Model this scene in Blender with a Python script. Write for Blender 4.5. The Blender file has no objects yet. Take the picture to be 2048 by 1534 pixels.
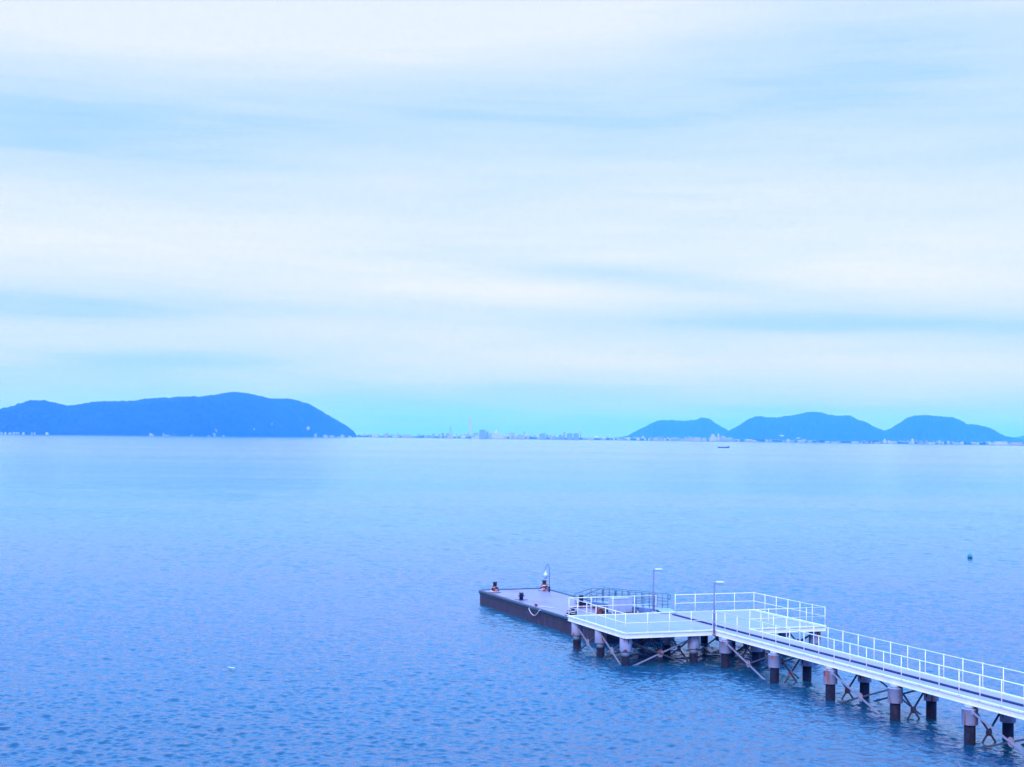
import bpy, math, random
from mathutils import Vector, Matrix
random.seed(7)
SC = bpy.context.scene
COL = SC.collection
R = math.radians

# ------------------------------------------------------------------ camera
F, H, CX, CY = 2960.0, 12.5, 1024.0, 767.0      # focal length in photo pixels, eye height above the water
ROLL = math.atan(.0115)
PITCH = math.atan((873.5 - CY) / F * math.cos(ROLL))

def ray(px, py):
    x, y = px - CX, py - CY
    c, s = math.cos(ROLL), math.sin(ROLL)
    X, Y = c * x + s * y, -s * x + c * y
    cp, sp = math.cos(PITCH), math.sin(PITCH)
    return Vector((X, F * cp + Y * sp, F * sp - Y * cp))

def at(px, py, z=0.0):
    d = ray(px, py)
    return Vector((0, 0, H)) + d * ((z - H) / d.z)

def at_y(px, py, Y):                             # point of the ray at forward distance Y
    d = ray(px, py)
    return Vector((0, 0, H)) + d * (Y / d.y)

def azel(px, py):
    d = ray(px, py).normalized()
    return math.atan2(d.x, d.y), math.asin(d.z)

f0 = ray(CX, CY)
rv = (ray(CX + 1, CY) - f0).normalized(); uv_ = (ray(CX, CY - 1) - f0).normalized(); fw = f0.normalized()
cam = bpy.data.cameras.new('camera'); camo = bpy.data.objects.new('camera', cam); COL.objects.link(camo)
camo.matrix_world = Matrix(((rv.x, uv_.x, -fw.x, 0), (rv.y, uv_.y, -fw.y, 0), (rv.z, uv_.z, -fw.z, H), (0, 0, 0, 1)))
cam.sensor_width = 36; cam.lens = F / 2048 * 36; cam.clip_start = .5; cam.clip_end = 80000
SC.camera = camo

# ------------------------------------------------------------------ sky and sun
SUN_EL, SUN_AZ = 34, 205                          # behind the camera, to the left
W = bpy.data.worlds.new('World'); SC.world = W; W.use_nodes = True
nt = W.node_tree; nt.nodes.clear()
def N(t, typ, **kw):
    n = t.nodes.new(typ)
    for k, v in kw.items(): setattr(n, k, v)
    return n
def math_(t, op, a, b=None, c=None):
    n = t.nodes.new('ShaderNodeMath'); n.operation = op
    for i, v in enumerate((a, b, c)):
        if v is None: continue
        if isinstance(v, (int, float)): n.inputs[i].default_value = v
        else: t.links.new(v, n.inputs[i])
    return n.outputs[0]
def lin(r, g, b):
    f = lambda c: (c / 255 / 12.92) if c / 255 <= .04045 else ((c / 255 + .055) / 1.055) ** 2.4
    return (f(r), f(g), f(b), 1)
def mixc(t, fac, a, b):
    n = t.nodes.new('ShaderNodeMix'); n.data_type = 'RGBA'; n.clamp_factor = True
    for i, v in ((0, fac), (6, a), (7, b)):
        if isinstance(v, (int, float)): n.inputs[i].default_value = v
        elif isinstance(v, tuple): n.inputs[i].default_value = v
        else: t.links.new(v, n.inputs[i])
    return n.outputs[2]

tc = N(nt, 'ShaderNodeTexCoord'); sep = N(nt, 'ShaderNodeSeparateXYZ'); nt.links.new(tc.outputs['Generated'], sep.inputs[0])
AZ = math_(nt, 'ARCTAN2', sep.outputs[0], sep.outputs[1])
EL = math_(nt, 'ARCSINE', sep.outputs[2])
ELd = math_(nt, 'MULTIPLY', EL, 180 / math.pi)
# streaky stratus: noise in azimuth / elevation, drawn out sideways
def cloud_noise(sa, se, scale, detail, tilt, off, dist=.3):
    cmb = N(nt, 'ShaderNodeCombineXYZ')
    nt.links.new(math_(nt, 'MULTIPLY', AZ, sa), cmb.inputs[0])
    nt.links.new(math_(nt, 'MULTIPLY', math_(nt, 'ADD', EL, math_(nt, 'MULTIPLY', AZ, tilt)), se), cmb.inputs[1])
    cmb.inputs[2].default_value = off
    n = N(nt, 'ShaderNodeTexNoise'); n.inputs['Scale'].default_value = scale; n.inputs['Detail'].default_value = detail
    n.inputs['Roughness'].default_value = .5; n.inputs['Distortion'].default_value = dist
    nt.links.new(cmb.outputs[0], n.inputs['Vector'])
    return math_(nt, 'SUBTRACT', n.outputs['Fac'], .5)
n1 = cloud_noise(2.2, 17, 1.5, 4, .02, 3.1)
n2 = cloud_noise(5, 42, 1.3, 5, -.03, 9.4)
n3 = cloud_noise(12, 160, 1.0, 4, .01, 5.5, .1)
# whiteness by elevation (degrees / 30)
wr = N(nt, 'ShaderNodeValToRGB'); wr.color_ramp.interpolation = 'B_SPLINE'
els = [(0, .02), (.8, .12), (1.6, .38), (2.6, .60), (3.6, .66), (4.6, .62), (5.6, .80), (7.2, .88), (8.8, .78), (10.4, .64), (12.0, .54), (13.4, .55), (14.6, .66), (16, .95), (20, .98), (30, .9)]
cr = wr.color_ramp
while len(cr.elements) > 1: cr.elements.remove(cr.elements[0])
cr.elements[0].position = 0; cr.elements[0].color = (.02, .02, .02, 1)
for e, v in els[1:]:
    k = cr.elements.new(e / 30); k.color = (v, v, v, 1)
nt.links.new(math_(nt, 'DIVIDE', ELd, 30), wr.inputs[0])
mask = wr.outputs[0]
mask = math_(nt, 'ADD', mask, math_(nt, 'MULTIPLY', n1, .38))
mask = math_(nt, 'ADD', mask, math_(nt, 'MULTIPLY', n2, .30))
mask = math_(nt, 'ADD', mask, math_(nt, 'MULTIPLY', n3, .22))
# individual cloud banks and clearings (where they stand in the sky; radius in photo pixels)
def blob(px, py, rx, ry, amp, tilt=0.0):
    global mask
    a0, e0 = azel(px, py)
    a = math_(nt, 'SUBTRACT', AZ, a0); e = math_(nt, 'SUBTRACT', EL, e0)
    e = math_(nt, 'ADD', e, math_(nt, 'MULTIPLY', a, tilt + ROLL))
    a = math_(nt, 'MULTIPLY', a, F / rx); e = math_(nt, 'MULTIPLY', e, F / ry)
    q = math_(nt, 'ADD', math_(nt, 'MULTIPLY', a, a), math_(nt, 'MULTIPLY', e, e))
    g = math_(nt, 'EXPONENT', math_(nt, 'MULTIPLY', q, -1))
    mask = math_(nt, 'MULTIPLY_ADD', g, amp, mask)
blob(150, 30, 900, 110, .45)
blob(950, 20, 500, 60, .25)
blob(1750, 60, 520, 90, -.24)
blob(100, 255, 420, 75, -.24)
blob(1000, 220, 600, 70, -.12)
blob(300, 490, 650, 70, .22)
blob(1000, 590, 420, 40, .30, .03)
blob(1330, 560, 330, 24, -.42, .07)
blob(120, 615, 420, 34, -.34)
blob(1750, 645, 520, 26, -.34, .02)
blob(300, 715, 330, 26, -.25)
blob(620, 655, 420, 22, .20)
blob(1750, 560, 420, 40, .22)
blob(1400, 725, 700, 26, .18)
blob(1650, 400, 500, 60, .12)
sky = N(nt, 'ShaderNodeTexSky'); sky.sky_type = 'NISHITA'; sky.sun_disc = False
sky.sun_elevation = R(SUN_EL); sky.sun_rotation = R(SUN_AZ); sky.air_density = 1.5; sky.dust_density = 1.0; sky.ozone_density = 4
BG = .10
K = 1 / BG
def sc_(c, k): return (c[0] * k, c[1] * k, c[2] * k, 1)
blue = (.15 * K, .56 * K, 1.45 * K, 1); white = (.87 * K, .96 * K, 1.5 * K, 1); mid = (.54 * K, .78 * K, 1.5 * K, 1)
mr = N(nt, 'ShaderNodeMapRange'); nt.links.new(mask, mr.inputs[0]); mr.inputs[1].default_value = 0; mr.inputs[2].default_value = .5
mr2 = N(nt, 'ShaderNodeMapRange'); nt.links.new(mask, mr2.inputs[0]); mr2.inputs[1].default_value = .45; mr2.inputs[2].default_value = 1.05
cc = mixc(nt, mr2.outputs[0], mixc(nt, mr.outputs[0], blue, mid), white)
# thin cloud lets a little clear sky through
cc = mixc(nt, .90, sky.outputs[0], cc)
# overhead, out of the frame, bright blue is added to light pier, water and haze
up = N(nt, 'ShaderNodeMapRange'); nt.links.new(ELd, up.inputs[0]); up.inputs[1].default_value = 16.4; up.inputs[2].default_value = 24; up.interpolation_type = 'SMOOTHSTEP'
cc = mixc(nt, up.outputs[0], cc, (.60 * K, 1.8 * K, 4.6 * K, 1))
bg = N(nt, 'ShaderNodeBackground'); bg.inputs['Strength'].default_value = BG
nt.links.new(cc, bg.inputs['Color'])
wo = N(nt, 'ShaderNodeOutputWorld'); nt.links.new(bg.outputs[0], wo.inputs['Surface'])

sun = bpy.data.lights.new('sun', 'SUN'); sun.energy = 2.4; sun.angle = R(22); sun.color = (1, .82, .70)
suno = bpy.data.objects.new('sun', sun); COL.objects.link(suno)
sd = Vector((math.sin(R(SUN_AZ)) * math.cos(R(SUN_EL)), math.cos(R(SUN_AZ)) * math.cos(R(SUN_EL)), math.sin(R(SUN_EL))))
suno.rotation_euler = sd.to_track_quat('Z', 'Y').to_euler(); suno.location = (0, 0, 60)

vs = SC.view_settings; vs.view_transform = 'Standard'; vs.look = 'None'; vs.gamma = 1; vs.exposure = 0.0
SC.display_settings.display_device = 'sRGB'
SC.cycles.use_denoising = True
SC.cycles.max_bounces = 6; SC.cycles.volume_bounces = 0; SC.cycles.diffuse_bounces = 3; SC.cycles.glossy_bounces = 3
SC.cycles.caustics_reflective = False; SC.cycles.caustics_refractive = False

# ------------------------------------------------------------------ materials
def mat(name, col, rough=.6, metal=0.0, noise=None, spec=.5, bump=None):
    """noise=(scale, (sx,sy,sz), colour2, lo, hi) mixes a second colour in by object-space noise (+random per object)"""
    m = bpy.data.materials.new(name); m.use_nodes = True
    t = m.node_tree; b = t.nodes['Principled BSDF']
    b.inputs['Roughness'].default_value = rough; b.inputs['Metallic'].default_value = metal
    b.inputs['Specular IOR Level'].default_value = spec
    out = tuple(col) + (1,)
    if noise:
        tcn = N(t, 'ShaderNodeTexCoord'); oi = N(t, 'ShaderNodeObjectInfo')
        add = N(t, 'ShaderNodeVectorMath', operation='ADD'); t.links.new(tcn.outputs['Object'], add.inputs[0])
        rr = math_(t, 'MULTIPLY', oi.outputs['Random'], 37.0); cb = N(t, 'ShaderNodeCombineXYZ')
        for i in range(3): t.links.new(rr, cb.inputs[i])
        t.links.new(cb.outputs[0], add.inputs[1])
        for (sc, st, c2, lo, hi) in noise:
            mp = N(t, 'ShaderNodeMapping'); mp.inputs['Scale'].default_value = st; t.links.new(add.outputs[0], mp.inputs[0])
            nz = N(t, 'ShaderNodeTexNoise'); nz.inputs['Scale'].default_value = sc; nz.inputs['Detail'].default_value = 5
            nz.inputs['Roughness'].default_value = .6
            t.links.new(mp.outputs[0], nz.inputs['Vector'])
            r = N(t, 'ShaderNodeMapRange'); t.links.new(nz.outputs['Fac'], r.inputs[0]); r.inputs[1].default_value = lo; r.inputs[2].default_value = hi
            out = mixc(t, r.outputs[0], out, tuple(c2) + (1,))
    if isinstance(out, tuple): b.inputs['Base Color'].default_value = out
    else: t.links.new(out, b.inputs['Base Color'])
    if bump:
        tcn = N(t, 'ShaderNodeTexCoord'); nz = N(t, 'ShaderNodeTexNoise'); nz.inputs['Scale'].default_value = bump[0]; nz.inputs['Detail'].default_value = 4
        t.links.new(tcn.outputs['Object'], nz.inputs['Vector'])
        bp = N(t, 'ShaderNodeBump'); bp.inputs['Strength'].default_value = bump[1]; bp.inputs['Distance'].default_value = bump[2]
        t.links.new(nz.outputs['Fac'], bp.inputs['Height']); t.links.new(bp.outputs[0], b.inputs['Normal'])
    return m

RUST = (.20, .045, .018)
M = {}
M['white'] = mat('white_paint', (.80, .73, .76), .4, noise=[(1.3, (1, 1, 1), (.62, .66, .72), .45, .75), (6, (1, 1, .35), (.42, .20, .14), .70, .80)])
M['rail'] = mat('white_rail_paint', (.92, .78, .76), .35, noise=[(2.5, (1, 1, 1), (.70, .76, .78), .5, .75), (9, (1, 1, 1), (.45, .25, .2), .74, .82)])
M['sleeve'] = mat('grey_white_pile_paint', (.34, .36, .54), .45, noise=[(1.2, (1, 1, .5), (.29, .31, .48), .4, .7), (2.0, (1.8, 1.8, .22), (.42, .10, .04), .57, .64), (5, (1, 1, .4), (.22, .04, .02), .64, .70)])
M['neck'] = mat('pile_head_steel', (.34, .36, .45), .5, noise=[(3, (1, 1, .4), RUST, .62, .75)])
M['pile'] = mat('barnacled_pile', (.014, .015, .034), .85, spec=.12, noise=[(6, (1, 1, .5), (.013, .010, .013), .42, .62), (14, (1, 1, 1), (.075, .08, .075), .60, .74), (3, (1, 1, .6), (.07, .02, .016), .58, .74)], bump=(16, .8, .03))
M['band'] = mat('pale_pile_band', (.19, .24, .36), .6, noise=[(4, (1, 1, .5), (.14, .17, .24), .45, .7)])
M['deck'] = mat('pier_deck_coating', (.31, .27, .35), .5, noise=[(.35, (1, 1, 1), (.27, .24, .32), .35, .7), (2.2, (.3, 1.2, 1), (.36, .30, .37), .5, .8), (14, (1, 1, 1), (.26, .23, .29), .66, .8)], bump=(40, .3, .004))
M['walk'] = mat('walkway_deck_coating', (.38, .26, .38), .5, noise=[(.6, (1, .4, 1), (.33, .25, .36), .4, .65), (9, (1, 1, 1), (.32, .34, .42), .64, .8)], bump=(40, .3, .004))
M['duct'] = mat('dark_cable_duct', (.018, .026, .075), .85, noise=[(3, (1, .3, 1), (.03, .042, .11), .45, .6)], spec=.12)
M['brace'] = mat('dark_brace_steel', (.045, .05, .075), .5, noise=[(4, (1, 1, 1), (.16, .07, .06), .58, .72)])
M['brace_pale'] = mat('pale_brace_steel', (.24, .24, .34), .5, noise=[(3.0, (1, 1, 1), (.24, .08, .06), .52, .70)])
M['plate'] = mat('rusty_gusset_steel', (.30, .22, .27), .6, noise=[(5, (1, 1, 1), (.22, .06, .04), .45, .62)])
M['plate_dark'] = mat('dark_gusset_steel', (.045, .035, .06), .6, noise=[(6, (1, 1, 1), (.10, .03, .025), .5, .7)])
M['hull'] = mat('rusty_pontoon_hull', (.042, .018, .032), .6, noise=[(1.6, (2.5, 2.5, .25), (.016, .009, .024), .40, .60), (2.6, (3, 3, .25), (.11, .03, .035), .58, .72), (.8, (1, 1, 1), (.17, .02, .03), .66, .74)], bump=(6, .6, .03))
M['rubber'] = mat('black_rubber_fender', (.012, .016, .035), .45, noise=[(3, (1, 1, 1), (.03, .035, .06), .5, .7)])
M['barge_deck'] = mat('weathered_pontoon_deck', (.32, .19, .30), .42, noise=[(.5, (1, .6, 1), (.27, .18, .29), .4, .6), (.45, (1, 1, 1), (.27, .11, .12), .52, .64), (3.2, (1, .25, 1), (.36, .22, .32), .62, .74)])
M['bollard'] = mat('black_bollard_paint', (.012, .016, .035), .35, noise=[(8, (1, 1, 1), (.05, .05, .09), .6, .8)])
M['rustiron'] = mat('rusty_iron', (.13, .022, .016), .6, noise=[(9, (1, 1, 1), (.30, .07, .03), .45, .62)])
M['redrope'] = mat('red_mooring_rope', (.28, .02, .025), .8, noise=[(14, (1, 1, 1), (.10, .012, .015), .45, .62)])
M['rope'] = mat('off_white_rope', (.68, .58, .60), .8, noise=[(16, (1, 1, 1), (.42, .28, .28), .5, .65)])
M['chain'] = mat('dark_chain_iron', (.018, .02, .035), .5, noise=[(10, (1, 1, 1), (.5, .5, .52), .62, .70)])
M['lamp'] = mat('lamp_post_paint', (.13, .15, .27), .5, noise=[(3, (1, 1, .5), (.10, .12, .22), .5, .75)])
M['lamp_head'] = mat('lamp_head_paint', (.58, .56, .66), .35, noise=[(4, (1, 1, 1), (.50, .48, .58), .5, .7)])
M['lens'] = mat('lamp_lens_plastic', (.26, .36, .58), .15, noise=[(5, (1, 1, 1), (.34, .44, .66), .5, .7)])
M['gang_rail'] = mat('gangway_rail_steel', (.035, .08, .13), .4, noise=[(4, (1, 1, 1), (.07, .14, .22), .45, .7)])
M['gang_deck'] = mat('gangway_deck_plate', (.34, .36, .50), .4, noise=[(2, (1, 1, 1), (.26, .28, .42), .4, .65)])
M['girder'] = mat('blue_girder_paint', (.07, .15, .34), .4, noise=[(1.6, (1, 1, .6), (.16, .24, .42), .48, .66), (7, (1, 1, 1), (.35, .42, .52), .66, .74)])
M['cabinet'] = mat('lavender_cabinet_paint', (.36, .40, .58), .35, noise=[(1.2, (1, 1, .5), (.31, .36, .55), .4, .65)])
M['seam'] = mat('dark_joint', (.05, .08, .2), .6, noise=[(5, (1, 1, 1), (.08, .1, .22), .4, .6)])

# ------------------------------------------------------------------ mesh helpers
class MB:
    def __init__(s): s.v = []; s.f = []; s.sm = []
    def _add(s, vs_, fs, smooth=False):
        o = len(s.v); s.v += [tuple(v) for v in vs_]
        s.f += [tuple(i + o for i in f) for f in fs]; s.sm += [smooth] * len(fs)
        return s
    def box(s, x0, x1, y0, y1, z0, z1, bev=0.0):
        if bev <= 0:
            vs_ = [(x, y, z) for z in (z0, z1) for y in (y0, y1) for x in (x0, x1)]
            return s._add(vs_, [(0, 2, 3, 1), (4, 5, 7, 6), (0, 1, 5, 4), (2, 6, 7, 3), (0, 4, 6, 2), (1, 3, 7, 5)])
        b = bev; rings = []
        for z, i in ((z0, b), (z0 + b, 0), (z1 - b, 0), (z1, b)):
            c = b
            X0, X1, Y0, Y1 = x0 + i, x1 - i, y0 + i, y1 - i
            rings.append([(X0 + c, Y0, z), (X1 - c, Y0, z), (X1, Y0 + c, z), (X1, Y1 - c, z), (X1 - c, Y1, z), (X0 + c, Y1, z), (X0, Y1 - c, z), (X0, Y0 + c, z)])
        vs_ = [p for r in rings for p in r]; fs = [tuple(range(7, -1, -1)), tuple(range(24, 32))]
        for k in range(3):
            for i in range(8):
                j = (i + 1) % 8; fs.append((k * 8 + i, k * 8 + j, k * 8 + 8 + j, k * 8 + 8 + i))
        return s._add(vs_, fs)
    def prism(s, pts, z0, z1):                     # polygon (ccw) in plan
        n = len(pts); vs_ = [(p[0], p[1], z0) for p in pts] + [(p[0], p[1], z1) for p in pts]
        fs = [tuple(range(n - 1, -1, -1)), tuple(range(n, 2 * n))] + [(i, (i + 1) % n, n + (i + 1) % n, n + i) for i in range(n)]
        return s._add(vs_, fs)
    def hexa(s, a):                                # 8 points: bottom 4 (ccw), top 4
        return s._add(a, [(3, 2, 1, 0), (4, 5, 6, 7), (0, 1, 5, 4), (1, 2, 6, 5), (2, 3, 7, 6), (3, 0, 4, 7)])
    def lathe(s, prof, cx=0, cy=0, n=20, smooth=True):   # prof: (r, z) bottom to top
        vs_ = []; fs = []
        for r, z in prof:
            for i in range(n):
                a = 2 * math.pi * i / n; vs_.append((cx + r * math.cos(a), cy + r * math.sin(a), z))
        for k in range(len(prof) - 1):
            for i in range(n):
                j = (i + 1) % n; fs.append((k * n + i, k * n + j, (k + 1) * n + j, (k + 1) * n + i))
        s._add(vs_, fs, smooth)
        o = len(s.v) - len(vs_)
        s.f.append(tuple(o + i for i in range(n - 1, -1, -1))); s.sm.append(False)
        s.f.append(tuple(o + (len(prof) - 1) * n + i for i in range(n))); s.sm.append(False)
        return s
    def tube(s, pts, r, n=8, smooth=True):
        pts = [Vector(p) for p in pts]; vs_ = []; fs = []
        up = Vector((0, 0, 1)); prev = None
        for i, p in enumerate(pts):
            d = (pts[min(i + 1, len(pts) - 1)] - pts[max(i - 1, 0)]).normalized()
            a = prev if prev is not None else (up if abs(d.z) < .95 else Vector((1, 0, 0)))
            u = (a - d * a.dot(d)).normalized(); w = d.cross(u); prev = u
            rr = r[i] if isinstance(r, (list, tuple)) else r
            for k in range(n):
                t = 2 * math.pi * (k + .5) / n; vs_.append(p + (u * math.cos(t) + w * math.sin(t)) * rr)
        for i in range(len(pts) - 1):
            for k in range(n):
                j = (k + 1) % n; fs.append((i * n + k, i * n + j, (i + 1) * n + j, (i + 1) * n + k))
        fs.append(tuple(range(n - 1, -1, -1))); o = (len(pts) - 1) * n; fs.append(tuple(o + k for k in range(n)))
        return s._add(vs_, fs, smooth)
    def bar(s, a, b, w, h):                        # rectangular bar a->b
        a, b = Vector(a), Vector(b); d = (b - a).normalized()
        up = Vector((0, 0, 1)) if abs(d.z) < .99 else Vector((0, 1, 0))
        u = d.cross(up).normalized() * w / 2; v = u.cross(d).normalized() * h / 2
        return s._add([a - u - v, a + u - v, a + u + v, a - u + v, b - u - v, b + u - v, b + u + v, b - u + v],
                      [(3, 2, 1, 0), (4, 5, 6, 7), (0, 1, 5, 4), (1, 2, 6, 5), (2, 3, 7, 6), (3, 0, 4, 7)])
    def torus(s, c, R_, r, ax='z', n=14, m=6, tilt=0.0):
        vs_ = []; fs = []
        for i in range(n):
            a = 2 * math.pi * i / n
            for k in range(m):
                b = 2 * math.pi * k / m; q = R_ + r * math.cos(b)
                x, y, z = q * math.cos(a), q * math.sin(a), r * math.sin(b)
                if ax == 'x': x, y, z = z, x, y
                z2 = z * math.cos(tilt) + x * math.sin(tilt); x2 = x * math.cos(tilt) - z * math.sin(tilt)
                vs_.append((c[0] + x2, c[1] + y, c[2] + z2))
        for i in range(n):
            for k in range(m):
                fs.append((i * m + k, ((i + 1) % n) * m + k, ((i + 1) % n) * m + (k + 1) % m, i * m + (k + 1) % m))
        return s._add(vs_, fs, True)
    def build(s, name, m, parent=None):
        me = bpy.data.meshes.new(name); me.from_pydata(s.v, [], s.f); me.update()
        me.polygons.foreach_set('use_smooth', s.sm)
        if m: me.materials.append(m)
        o = bpy.data.objects.new(name, me); COL.objects.link(o)
        if parent: o.parent = parent
        return o

def tag(o, label=None, cat=None, group=None, kind=None):
    if label: o['label'] = label
    if cat: o['category'] = cat
    if group: o['group'] = group
    if kind: o['kind'] = kind
    return o
def empty(name, loc=(0, 0, 0), rz=0.0):
    o = bpy.data.objects.new(name, None); COL.objects.link(o); o.location = loc; o.rotation_euler = (0, 0, rz)
    o.empty_display_size = .3
    return o
def copy_tree(o, parent=None):
    kids = [c for c in o.children]
    c = o.copy(); COL.objects.link(c); c.parent = parent
    for k in kids: copy_tree(k, c)
    return c

# ------------------------------------------------------------------ water
def sheet(name, x0, x1, y0, y1, z, nx=2, ny=2):
    b = MB(); vs_ = [(x0 + (x1 - x0) * i / (nx - 1), y0 + (y1 - y0) * j / (ny - 1), z) for j in range(ny) for i in range(nx)]
    fs = [(j * nx + i, j * nx + i + 1, (j + 1) * nx + i + 1, (j + 1) * nx + i) for j in range(ny - 1) for i in range(nx - 1)]
    b._add(vs_, fs); return b
mw = bpy.data.materials.new('sea_water'); mw.use_nodes = True; t = mw.node_tree; b = t.nodes['Principled BSDF']
b.inputs['IOR'].default_value = 1.5; b.inputs['Specular IOR Level'].default_value = .5
tcw = N(t, 'ShaderNodeTexCoord')
def wn(scale, sx, sy, detail, rough=.55, rot=0.0, dist=0.0):
    mp = N(t, 'ShaderNodeMapping'); mp.inputs['Scale'].default_value = (sx, sy, 1); mp.inputs['Rotation'].default_value = (0, 0, R(rot))
    t.links.new(tcw.outputs['Object'], mp.inputs[0])
    n = N(t, 'ShaderNodeTexNoise'); n.inputs['Scale'].default_value = scale; n.inputs['Detail'].default_value = detail
    n.inputs['Roughness'].default_value = rough; n.inputs['Distortion'].default_value = dist
    t.links.new(mp.outputs[0], n.inputs['Vector']); return n.outputs['Fac']
ripple = wn(5.5, .9, 1.0, 3, .6, 12, .3)
chop = wn(1.6, .8, 1.1, 2, .5, -8, .3)
hgt = math_(t, 'ADD', math_(t, 'MULTIPLY', ripple, .11), math_(t, 'MULTIPLY', chop, .20))
# wind patches: rougher and calmer water
patch2 = wn(.0022, .30, 1.6, 4, .6, -2, .5)
patch = wn(.018, .22, 1.0, 4, .6, 3, .6)
pm = N(t, 'ShaderNodeMapRange'); t.links.new(math_(t, 'ADD', math_(t, 'MULTIPLY', patch, .5), math_(t, 'MULTIPLY', patch2, .5)), pm.inputs[0])
pm.inputs[1].default_value = .40; pm.inputs[2].default_value = .60; pm.inputs[3].default_value = .45; pm.inputs[4].default_value = 1.2
# the open strait lies calmer than the water round the pier
sw = N(t, 'ShaderNodeSeparateXYZ'); t.links.new(tcw.outputs['Object'], sw.inputs[0])
calm = N(t, 'ShaderNodeMapRange'); t.links.new(sw.outputs[1], calm.inputs[0]); calm.inputs[1].default_value = 250; calm.inputs[2].default_value = 1500; calm.inputs[3].default_value = 1; calm.inputs[4].default_value = .30
streak = N(t, 'ShaderNodeMapRange'); t.links.new(wn(.006, .12, 1.0, 5, .65, 2, .4), streak.inputs[0]); streak.inputs[1].default_value = .42; streak.inputs[2].default_value = .58; streak.inputs[3].default_value = .35; streak.inputs[4].default_value = 1.9
inshore = N(t, 'ShaderNodeMapRange'); t.links.new(sw.outputs[1], inshore.inputs[0]); inshore.inputs[1].default_value = 80; inshore.inputs[2].default_value = 230; inshore.inputs[3].default_value = .42; inshore.inputs[4].default_value = 1.0
calm2 = mixc(t, calm.outputs[0], streak.outputs[0], (1, 1, 1, 1))
cst = math_(t, 'MULTIPLY', math_(t, 'MULTIPLY', pm.outputs[0], math_(t, 'MULTIPLY', calm.outputs[0], inshore.outputs[0])), calm2)
bp = N(t, 'ShaderNodeBump'); bp.inputs['Distance'].default_value = 1.0
t.links.new(cst, bp.inputs['Strength']); t.links.new(hgt, bp.inputs['Height']); t.links.new(bp.outputs[0], b.inputs['Normal'])
rm = N(t, 'ShaderNodeMapRange'); t.links.new(cst, rm.inputs[0]); rm.inputs[1].default_value = .2; rm.inputs[2].default_value = 1.1; rm.inputs[3].default_value = .11; rm.inputs[4].default_value = .10
t.links.new(rm.outputs[0], b.inputs['Roughness'])
# body colour: deep blue inshore, greener and paler offshore, painted in for weak sky reflection
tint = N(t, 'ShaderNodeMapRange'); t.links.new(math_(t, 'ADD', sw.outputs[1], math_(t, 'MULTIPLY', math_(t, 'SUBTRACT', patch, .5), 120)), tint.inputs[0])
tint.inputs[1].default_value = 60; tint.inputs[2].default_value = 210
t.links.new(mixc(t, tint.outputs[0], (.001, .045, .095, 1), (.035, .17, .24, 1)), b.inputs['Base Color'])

import numpy as np
rng = np.random.default_rng(5)
def water_mesh():
    rr = [3.0, 30.0]; r_ = 40.0
    while r_ < 950: rr.append(r_); r_ += max(.06, r_ * r_ / (F * H) * .48)
    while r_ < 25900: rr.append(r_); r_ *= 1.06
    rr.append(25900.0); rr = np.array(rr)
    fine = np.linspace(R(-24), R(24), 960); co = np.linspace(R(24), R(336), 60)[1:-1]
    aa = np.concatenate([fine, co]); nr, na = len(rr), len(aa)
    RR, AA = np.meshgrid(rr, aa, indexing='ij'); X = RR * np.sin(AA); Y = RR * np.cos(AA); Z = np.zeros_like(X)
    sp = np.maximum(np.gradient(RR, axis=0), RR * R(48) / 960 * 1.0)
    side = np.clip((R(24) - np.minimum(AA, 2 * math.pi - AA)) / R(1.5), 0, 1)
    base = R(200)                                  # wind drives the waves roughly across and towards the pier
    for i in range(84):
        lam = .30 * (7 / .30) ** ((i + rng.random()) / 84); k = 2 * math.pi / lam
        th = base + rng.normal(0, .7); ph = rng.random() * 6.28
        steep = .066 * (1.0 if lam < .55 else (.55 / lam) ** 1.15)
        fadew = np.clip((lam / sp - 2.2) / 2.0, 0, 1)
        q = k * (X * math.sin(th) + Y * math.cos(th)) + ph + .9 * np.sin(X * .23 + Y * .17 + i) + .5 * np.sin(X * .61 - Y * .4 + 2 * i)
        steep = steep * (1 + 1.6 * np.clip((RR - 110) / 160, 0, 1) * (1 if lam > 1.1 else 0))
        Z += fadew * (steep / k) * (np.sin(q) + .22 * np.cos(2 * q))
    # gusts: short groups of stronger and weaker chop
    g = .85 + .25 * np.sin(X * .09 + 1.3 * np.sin(Y * .05)) * np.sin(Y * .06 + 1.7 * np.sin(X * .043 + 2))
    Z *= side * g * np.clip((950 - RR) / 350, 0, 1) * np.clip((RR - 38) / 6, 0, 1)
    V_ = np.stack([X, Y, Z - .10], -1).reshape(-1, 3).astype(np.float32)
    V_ = np.concatenate([V_, [[0, 0, -.10]]]).astype(np.float32)
    i, j = np.meshgrid(np.arange(nr - 1), np.arange(na), indexing='ij'); j2 = (j + 1) % na
    Q = np.stack([i * na + j, (i + 1) * na + j, (i + 1) * na + j2, i * na + j2], -1).reshape(-1, 4)[:, ::-1]
    T = np.stack([np.full(na, nr * na), (np.arange(na) + 1) % na, np.arange(na)], -1)
    me = bpy.data.meshes.new('water'); me.vertices.add(len(V_)); me.vertices.foreach_set('co', V_.ravel())
    nl = Q.size + T.size; me.loops.add(nl); me.loops.foreach_set('vertex_index', np.concatenate([Q.ravel(), T.ravel()]).astype(np.int32))
    npz = len(Q) + len(T); me.polygons.add(npz)
    ls = np.concatenate([np.arange(len(Q)) * 4, Q.size + np.arange(len(T)) * 3]).astype(np.int32)
    me.polygons.foreach_set('loop_start', ls); me.polygons.foreach_set('use_smooth', np.ones(npz, bool))
    me.update(calc_edges=True); me.validate(); me.materials.append(mw)
    o = bpy.data.objects.new('water', me); COL.objects.link(o); return o
water = water_mesh(); tag(water, kind='structure')

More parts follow.
